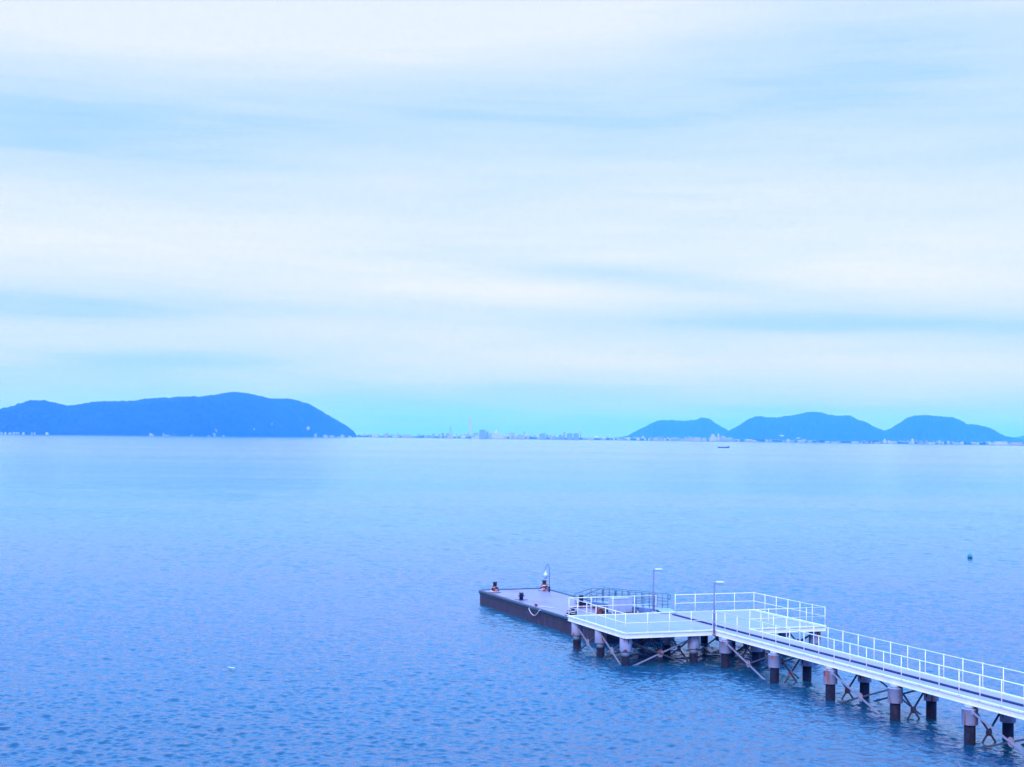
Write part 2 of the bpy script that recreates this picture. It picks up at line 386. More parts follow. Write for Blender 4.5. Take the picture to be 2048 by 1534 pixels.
# ------------------------------------------------------------------ pier frame
PA = R(-20.2)
O = at(1430.5, 1262, 1.76); PO = (O.x, O.y, 0.0); PR = -PA
def pw(v, u, z=0.0):                                # pier coordinates (across, along) -> world
    return Vector((O.x + v * math.cos(PA) + u * math.sin(PA), O.y - v * math.sin(PA) + u * math.cos(PA), z))
ZD = 1.76
pier = empty('pier', PO, PR)
tag(pier, 'long white painted pier with railed walkway and two wide platforms standing on dark piles', 'pier')
UE = -62.0
# decks (butted, slightly lower than the kerbs)
MB().box(.10, 2.15, UE, 8.3, 1.58, ZD).build('walkway_deck', M['walk'], pier)
MB().box(-5.40, .096, .25, 8.3, 1.58, ZD + .004).build('platform_deck', M['deck'], pier)
MB().box(2.154, 7.15, .15, 8.3, 1.58, ZD + .004).build('platform_deck', M['deck'], pier)
# pale joints and drain lines on the deck
jb = MB()
for (x0, y0, x1, y1) in ((-5.3, 4.4, .05, 4.42), (-2.2, .3, -2.18, 8.2), (2.2, 4.4, 7.1, 4.42)):
    jb.box(x0, x1, y0, y1, ZD + .006, ZD + .008)
jb.build('deck_joint', M['band'], pier)
MB().box(.98, 1.18, UE, 7.4, ZD + .004, ZD + .06, .012).build('cable_duct', M['duct'], pier)

def edge(p0, p1, out):                             # one side: kerb + recessed web + bottom flange ; out = unit outward
    x0, y0 = p0; x1, y1 = p1
    d = Vector((x1 - x0, y1 - y0, 0)); L = d.length; d /= L; n = Vector((out[0], out[1], 0))
    k = MB(); f = MB()
    def bx(m, a0, a1, o0, o1, z0, z1):
        P = Vector((x0, y0, 0))
        q = [P + d * a + n * o for a, o in ((a0, o0), (a1, o0), (a1, o1), (a0, o1))]
        if (q[1] - q[0]).cross(q[2] - q[1]).z < 0: q.reverse()
        m.prism([(v.x, v.y) for v in q], z0, z1)
    bx(k, 0, L, -.09, .06, 1.742, 1.815)
    bx(f, 0, L, -.05, .015, 1.53, 1.738)
    bx(f, 0, L, -.06, .055, 1.505, 1.53)
    a = 1.3
    while a < L:                                    # stiffeners / splice plates
        if int(a * 10) % 3 == 0: bx(f, a, a + .02, .015, .04, 1.53, 1.738)
        a += 1.37
    kk = k.build('kerb', M['white'], pier); f.build('edge_beam', M['white'], pier)
edge((.05, UE), (.05, .10), (-1, 0))
edge((2.20, UE), (2.20, .0), (1, 0))
edge((-5.45, .16), (-.02, .16), (0, -1))
edge((-5.45, .24), (-5.45, 8.33), (-1, 0))
edge((-5.40, 8.36), (.62, 8.36), (0, 1))
edge((2.28, .06), (7.20, .06), (0, -1))
edge((7.20, .14), (7.20, 8.33), (1, 0))
edge((1.78, 8.36), (7.15, 8.36), (0, 1))

# railings: rails are one part, every post a sub-part
post_proto = {}
def railing(path, posts, close_end=(False, False), h=1.10):
    m = MB(); z1 = ZD + h; zm = ZD + h * .53
    P = [Vector((p[0], p[1], z1)) for p in path]
    m.tube(P, .023, 8)
    m.tube([Vector((p[0], p[1], zm)) for p in path], .017, 8)
    for e, i in zip(close_end, (0, -1)):
        if e:
            p = P[i]; m.torus((p.x, p.y, p.z - .0), .001, .027, n=6, m=6)
    r = m.build('railing', M['rail'], pier)
    for (x, y) in posts:
        if 'p' not in post_proto:
            q = MB(); q.lathe([(.022, 0), (.022, h - .01)], n=10); q.box(-.06, .06, -.06, .06, .0, .012)
            o = q.build('railing_post', M['rail'], r); post_proto['p'] = o
        else:
            o = post_proto['p'].copy(); COL.objects.link(o); o.parent = r
        o.location = (x, y, ZD + .055)
near = [(.0, .24 - 1.372 * i) for i in range(0, 29)]
near[0] = (.0, -.12)
railing([(.0, -.12), (.0, UE)], near)
far = [(2.20, .0)] + [(2.20, .14 - 1.372 * i) for i in range(1, 27)]
railing([(2.20, .02), (2.20, UE)], far)
def lerp2(a, b, n): return [(a[0] + (b[0] - a[0]) * i / n, a[1] + (b[1] - a[1]) * i / n) for i in range(n + 1)]
lp = lerp2((-.06, .20), (-5.42, .20), 4) + lerp2((-5.42, .20), (-5.42, 8.33), 6)[1:]
railing([(-.06, .20), (-5.42, .20), (-5.42, 8.33)], lp)
railing([(-5.42, 8.33), (.35, 8.33)], lerp2((-5.42, 8.33), (.35, 8.33), 4)[1:])
rp = lerp2((2.22, .10), (7.17, .10), 4)[1:] + lerp2((7.17, .10), (7.17, 8.33), 6)[1:] + lerp2((7.17, 8.33), (1.66, 8.33), 4)[1:]
railing([(2.22, .10), (7.17, .10), (7.17, 8.33), (1.66, 8.33)], rp)

# piles
def pile(v, u, plat):
    top = 1.50
    if plat:
        p = MB().lathe([(.235, -2.5), (.235, .45)], n=24).build('pile', M['pile'], pier); p.location = (v, u, 0)
        MB().lathe([(.228, .45), (.228, .73)], n=24).build('pale_band', M['band'], p)
        MB().lathe([(.33, .71), (.34, .72), (.34, top - .02), (.33, top)], n=28).build('sleeve', M['sleeve'], p)
    else:
        p = MB().lathe([(.235, -2.5), (.235, .72)], n=24).build('pile', M['pile'], pier); p.location = (v, u, 0)
        MB().lathe([(.325, .70), (.335, .71), (.335, 1.335), (.345, 1.34), (.345, 1.365), (.33, 1.37)], n=28).build('sleeve', M['sleeve'], p)
        MB().lathe([(.23, 1.37), (.23, 1.50)], n=20).build('pile_head', M['neck'], p)
    PILES[(v, u)] = p
    return p
PILES = {}
bents = [-1.1, -6.4, -11.7, -17.05, -22.35, -27.7, -33.0, -38.3, -43.6]
for u in bents:
    pile(.06, u, False); pile(2.0, u, False)
    if u > -36: MB().box(-.08, 2.2, u - .16, u + .16, 1.40, 1.503).build('cap_beam', M['neck'], pier)
PV = (-5.1, -.9, 3.4, 6.95); PU = (.85, 4.3, 7.8)
for v in PV:
    for u in PU: pile(v, u, True)

# rust: runs and eaten patches on the pile sleeves (thin scale standing just off the paint)
M['rustrun'] = mat('orange_rust', (.50, .12, .04), .8, noise=[(7, (1, 1, .4), (.22, .035, .015), .42, .58)])
M['rustdark'] = mat('dark_rust_hole', (.10, .012, .014), .8, noise=[(9, (1, 1, 1), (.20, .03, .02), .5, .65)])
def rust(v, u, a0, a1, z0, z1, m_='rustrun', seed=1, hang=True):
    rnd = random.Random(seed); p = PILES[(v, u)]; r_ = (.342 if u > 0 else .337) + .004; n = max(4, int((a1 - a0) / 3)); q = MB(); vs_ = []
    for i in range(n + 1):
        a = R(a0 + (a1 - a0) * i / n); e = math.sin(math.pi * (i + .35) / (n + .7)); L = (z1 - z0) * (.45 + .55 * e * (.6 + .4 * rnd.random()))
        lo, hi = (z1 - L, z1) if hang else (z0, z0 + L)
        for z in (lo, hi): vs_.append((r_ * math.cos(a), r_ * math.sin(a), z))
    q._add(vs_, [(2 * i, 2 * i + 2, 2 * i + 3, 2 * i + 1) for i in range(n)], True).build('rust_patch', M[m_], p)
rust(-5.1, 7.8, 196, 222, .73, .90, seed=2, hang=False); rust(-5.1, 7.8, 205, 216, .73, .84, 'rustdark', 5, False)
rust(-5.1, 4.3, 258, 270, .73, 1.47, seed=3); rust(-5.1, 4.3, 274, 281, .78, 1.47, seed=4); rust(-5.1, 4.3, 249, 254, 1.1, 1.47, 'rustdark', seed=8)
rust(-5.1, .85, 222, 262, .73, .86, 'rustdark', 6, False); rust(-5.1, .85, 196, 300, 1.44, 1.475, seed=7); rust(-5.1, .85, 268, 276, 1.05, 1.47, seed=9); rust(-5.1, .85, 228, 232, 1.15, 1.47, seed=10)
rust(-.9, .85, 196, 203, .75, 1.47, seed=11); rust(-.9, .85, 210, 213, .9, 1.47, seed=12); rust(-.9, .85, 262, 278, .72, .79, 'rustdark', 12, False)
rust(.06, -6.4, 205, 228, 1.10, 1.33, seed=13); rust(.06, -6.4, 210, 220, 1.27, 1.34, 'rustdark', 14)
rust(.06, -11.7, 192, 208, .73, 1.33, seed=15); rust(.06, -11.7, 178, 192, 1.0, 1.33, 'rustdark', 16)
rust(2.0, -6.4, 186, 205, .75, 1.33, 'rustdark', 17); rust(2.0, -11.7, 186, 210, .73, 1.33, 'rustrun', 18); rust(2.0, -17.05, 186, 204, .75, 1.33, 'rustrun', 19); rust(2.0, -1.1, 190, 205, .8, 1.33, 'rustrun', 20)
rust(6.95, .85, 262, 320, .75, 1.47, 'rustrun', 21); rust(2.0, -22.35, 188, 200, .8, 1.33, 'rustdark', 22)

# cross bracing: four arms (two bars) and a gusset plate
def xbrace(a, b, c, arm_mats=('brace', 'brace'), pm_='plate_dark', ztop=1.2, zbot=-.45, off=(0, 0), pr=.15):
    """a, b = pile axes (v,u); c = height of the crossing"""
    A, B = Vector((a[0], a[1], 0)), Vector((b[0], b[1], 0)); d = (B - A).normalized(); L = (B - A).length
    n = Vector((off[0], off[1], 0)); mid_ = (A + B) / 2
    for s, mt, k in ((1, arm_mats[0], 1), (-1, arm_mats[1], -1)):
        P0 = (A if s > 0 else B) + d * (.3 * s) + n + Vector((0, 0, ztop)); X = mid_ + n + Vector((0, 0, c))
        T = (c - zbot) / (ztop - c); P1 = X + (X - P0) * T
        nn = d.cross(Vector((0, 0, 1))) * .03 * k
        o = MB().bar(P0 + nn, P1 + nn, .055, .075).build('brace', M[mt], pier)
        MB().box(-.055, .055, -.055, .055, -.10, .10, .01).build('brace_lug', M['sleeve'], o).location = tuple(P0 + nn)
        if k == 1: first = o
    X = mid_ + n + Vector((0, 0, c)); q = []; w = d; zz = Vector((0, 0, 1)); th = d.cross(zz) * .012
    prof = [(-.5, -1), (.5, -1), (1, -.5), (1, .5), (.5, 1), (-.5, 1), (-1, .5), (-1, -.5)]
    vs_ = [X + w * x * pr + zz * z * pr - th for x, z in prof] + [X + w * x * pr + zz * z * pr + th for x, z in prof]
    fs = [tuple(range(7, -1, -1)), tuple(range(8, 16))] + [(i, (i + 1) % 8, 8 + (i + 1) % 8, 8 + i) for i in range(8)]
    MB()._add(vs_, fs).build('gusset_plate', M[pm_], first)
for u in bents[:7]:
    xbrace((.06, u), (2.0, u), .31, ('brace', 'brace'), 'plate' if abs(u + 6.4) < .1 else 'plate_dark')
for k in (0, 2, 4):
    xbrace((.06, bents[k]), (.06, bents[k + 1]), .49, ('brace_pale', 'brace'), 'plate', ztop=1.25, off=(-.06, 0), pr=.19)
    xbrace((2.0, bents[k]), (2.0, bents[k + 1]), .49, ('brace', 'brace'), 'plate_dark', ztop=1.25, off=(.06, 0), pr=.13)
for v in PV:
    for u0, u1 in ((.85, 4.3), (4.3, 7.8)):
        pale = v < -5
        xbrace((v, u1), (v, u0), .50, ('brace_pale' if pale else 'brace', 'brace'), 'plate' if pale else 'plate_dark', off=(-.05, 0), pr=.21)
xbrace((-5.1, .85), (-.9, .85), .51, ('brace', 'brace_pale'), 'plate', off=(0, -.05), pr=.19)
xbrace((-5.1, 4.3), (-.9, 4.3), .51, off=(0, -.05))
xbrace((3.4, .85), (6.95, .85), .51, off=(0, -.05))
xbrace((3.4, 4.3), (6.95, 4.3), .51, off=(0, -.05))

# ------------------------------------------------------------------ pier lamps
def deck_lamp(v, u, z0, h, label, bracket):
    t_ = empty('street_lamp', pw(v, u, z0), PR)
    tag(t_, label, 'street lamp', 'lamps with flat heads on the pier')
    MB().lathe([(.05, 0), (.055, h * .45), (.046, h * .46), (.046, h)], n=12).build('pole', M['lamp'], t_)
    MB().tube([(0, 0, h - .03), (.04, 0, h - .005), (.12, 0, h + .01)], .028, 8).build('arm', M['lamp'], t_)
    hd = MB(); X0, X1 = .10, .58
    def ring(z, ins, zz): return [(X0 + ins, -.10 + ins * .6, z), (X1 - ins, -.10 + ins * .6, z), (X1 - ins, .10 - ins * .6, z), (X0 + ins, .10 - ins * .6, z)]
    hd.hexa(ring(h - .02, 0, 0) + ring(h + .03, 0, 0)); hd.hexa(ring(h + .03, .0, 0) + ring(h + .085, .08, 0))
    hd.build('lamp_head', M['lamp_head'], t_)
    MB().box(X0 + .02, X1 - .02, -.085, .085, h - .09, h - .021, .02).build('lens', M['lens'], t_)
    for z in bracket: MB().box(-.075, .075, -.06, .10, z, z + .06, .01).build('bracket', M['neck'], t_)
deck_lamp(-.06, .02, 1.50, 2.95, 'flat headed lamp clamped to the outer corner where the walkway meets the near platform', (.05, .75, 1.25))
deck_lamp(.16, 8.30, 1.82, 2.62, 'flat headed lamp at the back rail beside the gangway opening', (.05,))

# ------------------------------------------------------------------ pontoon
BV0, BV1, BU0, BU1, BZ = -3.02, 2.32, 9.2, 31.9, .88
pon = empty('pontoon', PO, PR); tag(pon, 'rusty flat steel pontoon moored beyond the end of the pier with black rubbing edge', 'pontoon')
c = .5
hp = [(BV0 + c, BU0), (BV1 - c, BU0), (BV1, BU0 + c), (BV1, BU1 - c), (BV1 - c, BU1), (BV0 + .25, BU1), (BV0, BU1 - .25), (BV0, BU0 + c)]
hb = MB().prism(hp, -.6, BZ - .02)
u = BU0 + 1
while u < BU1 - .6:
    hb.box(BV0 - .008, BV0 + .02, u, u + .05, -.6, BZ - .28); u += .62 + .1 * random.random()
hb.build('hull', M['hull'], pon)
MB().prism([(x * .995, BU0 + (y - BU0) * .998 + .02) for x, y in hp], BZ - .02, BZ).build('deck', M['barge_deck'], pon)
fp = [(x, y, BZ - .06) for x, y in hp]; fp.append(fp[0])
fb = MB(); fb.tube([Vector(p) for p in fp], .13, 10)
fb.tube([Vector((BV0 - .02, BU0 + .6, BZ - .24)), Vector((BV0 - .02, BU1 - .3, BZ - .24))], .05, 8)
fb.build('rubber_fender', M['rubber'], pon)
mk = MB()                                          # worn pale edge line and rust-bordered repair plate
mk.box(BV0 + .14, BV0 + .20, 14.5, 21.0, BZ + .001, BZ + .005)
mk.build('edge_line', M['rope'], pon)
MB().box(-1.9, .2, 17.2, 19.0, BZ + .001, BZ + .012).build('deck_plate', M['barge_deck'], pon)
for (vv, uu) in ((1.4, 26.0), (-.3, 24.0)): pass

def bollard(v, u, label, cross=False, h=.62, base=True):
    t_ = empty('bollard', pw(v, u, BZ), PR + .3); tag(t_, label, 'bollard', 'black mooring bollards on the pontoon')
    b_ = MB().lathe([(.145, .01), (.145, h - .10), (.165, h - .08), (.165, h - .015), (.15, h)], n=18).build('post', M['bollard'], t_)
    if cross: MB().tube([(-.24, 0, h * .58), (.24, 0, h * .58)], .05, 10).build('cross_pin', M['bollard'], t_)
    MB().box(-.34, .34, -.34, .34, 0, .03, .008).build('base_plate', M['rustiron'] if not cross else M['bollard'], t_)
    return t_
bollard(-2.35, 30.2, 'black bollard at the far left corner of the pontoon wrapped in red rope', h=.80)
bollard(1.72, 30.5, 'black bollard at the far right corner of the pontoon beside the hooked lamp', h=.80)
bollard(-2.2, 25.0, 'bare black bollard with side pins on the open pontoon deck', cross=True, h=.52)
bollard(-2.2, 15.6, 'black bollard near the pier railing buried in pale and dark chain', h=.45)
bollard(.15, 19.6, 'tall black bollard on a rusty base in front of the gangway ramp', h=.85)

def rope_heap(v, u, z, rx, ry, hz, n, ms, label, name, cat, r=.035, group=None):
    t_ = empty(name, pw(v, u, z), PR); tag(t_, label, cat, group)
    for k, (mn, part) in enumerate(ms):
        m = MB()
        for i in range(n):
            a = random.random() * 6.28; zz = hz * random.random(); q = 1 - .45 * zz / hz
            pts = []
            a0 = random.random() * 6.28; ar = 2.0 + 2.5 * random.random(); tl = (random.random() - .5) * .22
            for j in range(12):
                g = a0 + ar * j / 11; w = 1 + .16 * math.sin(3 * g + a)
                pts.append((rx * q * w * math.cos(g), ry * q * w * math.sin(g), max(r, zz + tl * math.sin(g + a) + .02)))
            m.tube(pts, r, 6)
        m.build(part, M[mn], t_)
    return t_
rope_heap(-2.35, 30.2, BZ + .03, .30, .26, .40, 7, [('redrope', 'red_rope'), ('rope', 'pale_rope'), ('rustiron', 'chain')], 'red and white rope heaped round the bollard at the far left corner', 'rope_heap', 'rope')
rope_heap(1.72, 30.5, BZ + .03, .30, .26, .42, 8, [('redrope', 'red_rope'), ('rustiron', 'chain'), ('rope', 'pale_rope')], 'red rope heaped round the bollard beside the hooked lamp', 'rope_heap', 'rope')
rope_heap(-2.2, 15.6, BZ + .03, .36, .30, .42, 8, [('chain', 'chain'), ('rope', 'pale_rope')], 'pale rope and dark chain heaped round the bollard nearest the pier corner', 'rope_heap', 'rope')
# rope hanging in a loop over the near side of the pontoon
m = MB(); pts = []
for j in range(25):
    s = j / 24; uu = 21.0 - 3.9 * s; sag = .50 * math.sin(math.pi * min(1, s / .55)) ** .8 if s < .55 else .0
    pts.append(tuple(pw(BV0 - .19 if .04 < s < .55 else BV0 + .06, uu, BZ + .03 - sag)))
m.tube(pts, .028, 6); m.tube([tuple(pw(-2.65, 20.6, BZ + .04)), tuple(pw(-2.2, 20.2, BZ + .03)), tuple(pw(-1.9, 19.4, BZ + .03))], .028, 6)
hr = m.build('hanging_rope', M['rope']); tag(hr, 'pale rope hanging in a loop over the near edge of the pontoon', 'rope')
# small red cleat the rope is made fast to
t_ = empty('cleat', pw(-2.62, 21.0, BZ), PR); tag(t_, 'small red cleat on the near edge of the pontoon holding the hanging rope', 'cleat')
MB().tube([(0, -.22, .12), (0, .22, .12)], .05, 8).build('horn', M['redrope'], t_)
MB().box(-.07, .07, -.09, .09, 0, .09, .01).build('foot', M['rustiron'], t_)

# hooked lamp with a globe on the pontoon
t_ = empty('street_lamp', pw(1.75, 29.55, BZ), PR); tag(t_, 'slender hooked lamp post with hanging white globe on the pontoon', 'street lamp')
pp = [(0, 0, 0), (0, 0, 1.65)] + [(-.15 + .15 * math.cos(a), 0, 1.65 + .42 * math.sin(a)) for a in [math.pi * k / 12 for k in range(1, 13)]]
MB().tube(pp, .024, 8).build('hooked_post', M['lamp'], t_)
MB().box(-.07, .07, -.05, .05, 0, .42, .02).build('post_base', M['bollard'], t_)
MB().lathe([(.015, 1.64), (.03, 1.58), (.05, 1.50), (.08, 1.45), (.16, 1.36), (.18, 1.28), (.18, 1.21)][::-1], -.30, 0, 20).build('lamp_shade', M['lamp_head'], t_)
MB().lathe([(.03, .99), (.10, 1.02), (.15, 1.10), (.17, 1.17), (.17, 1.205)], -.30, 0, 20).build('globe', M['lens'], t_)
MB().box(-.045, .05, -.03, .03, 1.12, 1.2, .01).build('switch_box', M['girder'], t_)

# ------------------------------------------------------------------ gangway
G0, G1 = (9.1, 1.93), (19.4, 1.30)                 # (u, deck height) at both ends
def gz(u): return G0[1] + (G1[1] - G0[1]) * (u - G0[0]) / (G1[0] - G0[0])
gv0, gv1 = .75, 1.65
gw = empty('gangway', PO, PR); tag(gw, 'light steel gangway with blue sides and thin railings from pier to pontoon', 'gangway')
def slab(name, mt, v0, v1, u0, u1, dz0, dz1, par=gw, z=None):
    z = z or gz
    return MB().hexa([(v0, u0, z(u0) + dz0), (v1, u0, z(u0) + dz0), (v1, u1, z(u1) + dz0), (v0, u1, z(u1) + dz0),
                      (v0, u0, z(u0) + dz1), (v1, u0, z(u0) + dz1), (v1, u1, z(u1) + dz1), (v0, u1, z(u1) + dz1)]).build(name, M[mt], par)
slab('deck', 'gang_deck', gv0, gv1, G0[0], G1[0], -.05, 0)
for v in (gv0, gv1):
    for (a, b_) in ((9.5, 11.6), (11.9, 14.4), (14.7, 16.9), (17.1, 19.3)):
        slab('side_girder', 'girder', v - .05, v - .004 if v == gv0 else v + .05, a, b_, -.27, -.02)
def rz(u): return gz(u) + .92
for v in (gv0, gv1):
    segs = [(9.3, 10.9), (11.05, 13.0), (13.15, 15.1), (15.25, 17.2), (17.35, 19.3)]
    for a, b_ in segs:
        m = MB(); rc = .12
        top = [(v, a, rz(a) - .35), (v, a, rz(a) - rc), (v, a + rc * .3, rz(a) - rc * .3), (v, a + rc, rz(a)), (v, b_ - rc, rz(b_)), (v, b_ - rc * .3, rz(b_) - rc * .3), (v, b_, rz(b_) - rc), (v, b_, rz(b_) - .35)]
        m.tube(top, .018, 6)
        for dz in (.22, .42, .62): m.tube([(v, a, gz(a) + dz), (v, b_, gz(b_) + dz)], .014, 6)
        rl = m.build('railing_panel', M['gang_rail'], gw)
        for q in (a + .02, (a + b_) / 2, b_ - .02):
            MB().tube([(v, q, gz(q)), (v, q, rz(q) - .02)], .018, 6).build('post', M['gang_rail'], rl)
    # rounded rail ends on the pier side
    m = MB(); m.tube([(v, 9.3, rz(9.3) - .02), (v, 9.08, rz(9.3) - .03), (v, 8.98, rz(9.3) - .12), (v, 8.98, rz(9.3) - .24), (v, 9.08, rz(9.3) - .34), (v, 9.3, rz(9.3) - .36)], .02, 6)
    m.build('rail_end', M['gang_rail'], gw)
# lower ramp with its own rails
def hz_(u): return 1.24 + (.90 - 1.24) * (u - 19.5) / (22.3 - 19.5)
slab('ramp_deck', 'gang_deck', gv0 - .05, gv1 + .05, 19.45, 22.3, -.04, .0, gw, hz_)
for v in (gv0, gv1):
    m = MB()
    t0, t1 = 2.16, 1.46
    m.tube([(v, 19.5, t0), (v, 22.1, t1 + .06), (v, 22.35, t1 - .04), (v, 22.38, t1 - .16)], .02, 6)
    m.tube([(v, 19.5, t0 - .32), (v, 22.2, t1 - .24)], .016, 6); m.tube([(v, 19.5, t0 - .62), (v, 22.1, t1 - .46)], .016, 6)
    rl = m.build('ramp_rail', M['gang_rail'], gw)
    for q in (19.5, 20.9, 22.1): MB().tube([(v, q, hz_(q)), (v, q, t0 + (t1 - t0) * (q - 19.5) / 2.6)], .016, 6).build('post', M['gang_rail'], rl)
# flap lying on the pier deck
MB().hexa([(gv0 - .04, 8.0, 1.775), (gv1 + .04, 8.0, 1.775), (gv1 + .04, 9.12, 1.93), (gv0 - .04, 9.12, 1.93),
           (gv0 - .04, 8.0, 1.80), (gv1 + .04, 8.0, 1.80), (gv1 + .04, 9.12, 1.965), (gv0 - .04, 9.12, 1.965)]).build('entry_flap', M['gang_deck'], gw)
for (v, q) in ((gv0 + .04, 18.9), (gv1 - .04, 18.9), (gv0 + .04, 14.5), (gv1 - .04, 14.5)):
    MB().box(v - .04, v + .04, q - .04, q + .04, BZ, gz(q) - .05).build('support_leg', M['rustiron'], gw)

# rusty plinth, cabinet, chain and winch
pl = MB().box(-.95, 1.45, 11.4, 13.3, BZ + .02, 1.30, .03).build('hatch_box', M['hull']); pl.location = PO; pl.rotation_euler = (0, 0, PR)
tag(pl, 'low rusty steel hatch box on the pontoon under the cabinet', 'hatch box')
cab = empty('cabinet', pw(-.02, 12.75, 1.30), PR); tag(cab, 'lavender grey sheet steel cabinet with three panels behind the pier railing', 'cabinet')
MB().box(-.72, .70, -.3, .3, .03, .93, .015).build('body', M['cabinet'], cab)
for x0, x1 in ((-.70, -.245), (-.235, .245), (.255, .68)):
    MB().box(x0, x1, -.325, -.302, .07, .90, .006).build('door_panel', M['cabinet'], cab)
MB().box(-.74, .72, -.34, .32, .93, .96, .01).build('lid', M['cabinet'], cab)
ch = rope_heap(.95, 11.65, 1.30, .34, .20, .22, 9, [('chain', 'chain'), ('rope', 'pale_rope')], 'low heap of dark chain and pale rope right of the cabinet', 'chain_heap', 'chain', r=.03)
wn_ = empty('winch', pw(-.15, 15.1, BZ), PR); tag(wn_, 'dark rusty winch housing left of the cabinet on the pontoon', 'winch')
MB().box(-.42, .30, -.35, .35, .0, .52, .04).build('housing', M['rustiron'], wn_)
MB().tube([(-.30, -.42, .34), (.22, -.42, .34)], .13, 14).build('drum', M['bollard'], wn_)
MB().box(.36, .70, -.3, .3, .0, .42, .03).build('motor_cover', M['cabinet'], wn_)
MB().tube([(-.42, -.36, .50), (-.75, -.5, .02)], .02, 6).build('stay', M['bollard'], wn_)

# ------------------------------------------------------------------ buoy, splash, boat
bp_ = at(1940, 1115, 0); by = empty('buoy', bp_, .4); tag(by, 'small teal mooring buoy floating alone on the open water at the right', 'buoy')
mb_ = mat('teal_buoy_plastic', (.01, .22, .26), .35, noise=[(4, (1, 1, 1), (.02, .36, .38), .45, .65)])
MB().lathe([(.12, -.2), (.22, -.08), (.25, .04), (.255, .22), (.21, .36), (.11, .43), (.05, .45)], n=20).build('float', mb_, by)
MB().lathe([(.262, -.06), (.268, .0), (.262, .06)], n=20).build('band', M['rubber'], by)
MB().torus((0, 0, .49), .05, .014, ax='x').build('ring', M['gang_rail'], by)
# foam splash
mf = mat('white_foam', (.50, .54, .60), .6, noise=[(5, (1, 1, 1), (.55, .68, .80), .45, .6)])
fo = MB(); random.seed(3)
for i in range(34):
    s = random.random(); x = -.24 + .48 * s + random.gauss(0, .03); y = .18 - .4 * s + random.gauss(0, .07); r_ = .012 + .022 * random.random() * (1 - abs(s - .6))
    fo.lathe([(r_ * 1.3, -.02), (r_ * 1.1, r_ * .4), (r_ * .5, r_ * .9), (.002, r_ * 1.1)], x, y, 7)
fw_ = fo.build('splash', mf); fw_.location = at(462, 1335, 0); tag(fw_, 'small white splash of foam alone on the open water at the left', 'splash')
# boat
bt = empty('motor_boat', at(1447, 895.5, 0), R(8)); tag(bt, 'long low dark hulled motor boat crossing far out below the right hills', 'boat')
mh = mat('dark_hull_paint', (.03, .07, .12), .4, noise=[(1, (1, 1, 1), (.03, .07, .13), .4, .6)]); mc = mat('cabin_white', (.75, .8, .85), .4, noise=[(1, (1, 1, 1), (.6, .68, .75), .4, .6)])
st = [(-8.2, 1.5, 1.05, 2.0), (-5, 2.0, .9, 1.45), (0, 2.2, .85, 1.3), (4.5, 1.7, .85, 1.55), (7.4, .9, 1.0, 2.1), (9.0, .08, 1.2, 2.6)]
vs_ = []
for x, w, _, zt in st: vs_ += [(x, -w, zt), (x, -w * .7, .1), (x, 0, -.5), (x, w * .7, .1), (x, w, zt)]
fs = []
for i in range(len(st) - 1):
    for k in range(4): fs.append((i * 5 + k, (i + 1) * 5 + k, (i + 1) * 5 + k + 1, i * 5 + k + 1))
    fs.append((i * 5 + 4, (i + 1) * 5 + 4, (i + 1) * 5, i * 5))
fs.append((0, 1, 2, 3, 4)); MB()._add(vs_, fs).build('hull', mh, bt)
cb_ = MB(); cb_.hexa([(-4.6, -1.3, 1.3), (-.2, -1.3, 1.3), (-.2, 1.3, 1.3), (-4.6, 1.3, 1.3), (-4.2, -1.1, 2.9), (-1.0, -1.1, 2.9), (-1.0, 1.1, 2.9), (-4.2, 1.1, 2.9)])
cb = cb_.build('cabin', mc, bt); MB().box(-3.6, -1.2, -1.22, 1.22, 1.95, 2.5).build('window_band', mh, cb)
MB().box(1.2, 4.0, -1.1, 1.1, 1.3, 2.0, .1).build('foredeck_house', mc, bt)
MB().tube([(-2.4, 0, 2.9), (-2.4, 0, 4.6)], .08, 6).build('mast', mh, bt); MB().tube([(3.0, 0, 2.0), (3.2, 0, 3.6)], .07, 6).build('mast', mh, bt)
MB().tube([(-8, -1.45, 2.2), (0, -2.15, 1.6), (7, -.9, 2.6)], .09, 6).build('gunwale', mc, bt)

# ------------------------------------------------------------------ hills
from mathutils import noise as mn
mhill = bpy.data.materials.new('forested_slope'); mhill.use_nodes = True; t = mhill.node_tree; b = t.nodes['Principled BSDF']
tch = N(t, 'ShaderNodeTexCoord')
def hn(scale, det): 
    n = N(t, 'ShaderNodeTexNoise'); n.inputs['Scale'].default_value = scale; n.inputs['Detail'].default_value = det; t.links.new(tch.outputs['Object'], n.inputs['Vector']); return n.outputs['Fac']
at1 = N(t, 'ShaderNodeAttribute'); at1.attribute_name = 'rock'
r1 = N(t, 'ShaderNodeMapRange'); t.links.new(hn(.012, 6), r1.inputs[0]); r1.inputs[1].default_value = .4; r1.inputs[2].default_value = .62
r2 = N(t, 'ShaderNodeMapRange'); t.links.new(hn(.05, 4), r2.inputs[0]); r2.inputs[1].default_value = .4; r2.inputs[2].default_value = .6
cf = mixc(t, r1.outputs[0], (.006, .012, .006, 1), (.016, .026, .010, 1)); cf = mixc(t, math_(t, 'MULTIPLY', r2.outputs[0], .5), cf, (.028, .036, .016, 1))
rk = math_(t, 'GREATER_THAN', math_(t, 'ADD', at1.outputs['Fac'], math_(t, 'MULTIPLY', math_(t, 'SUBTRACT', hn(.035, 6), .5), 2.4)), .62)
cf = mixc(t, rk, cf, (.36, .28, .27, 1))
t.links.new(cf, b.inputs['Base Color']); b.inputs['Roughness'].default_value = .95; b.inputs['Specular IOR Level'].default_value = .1

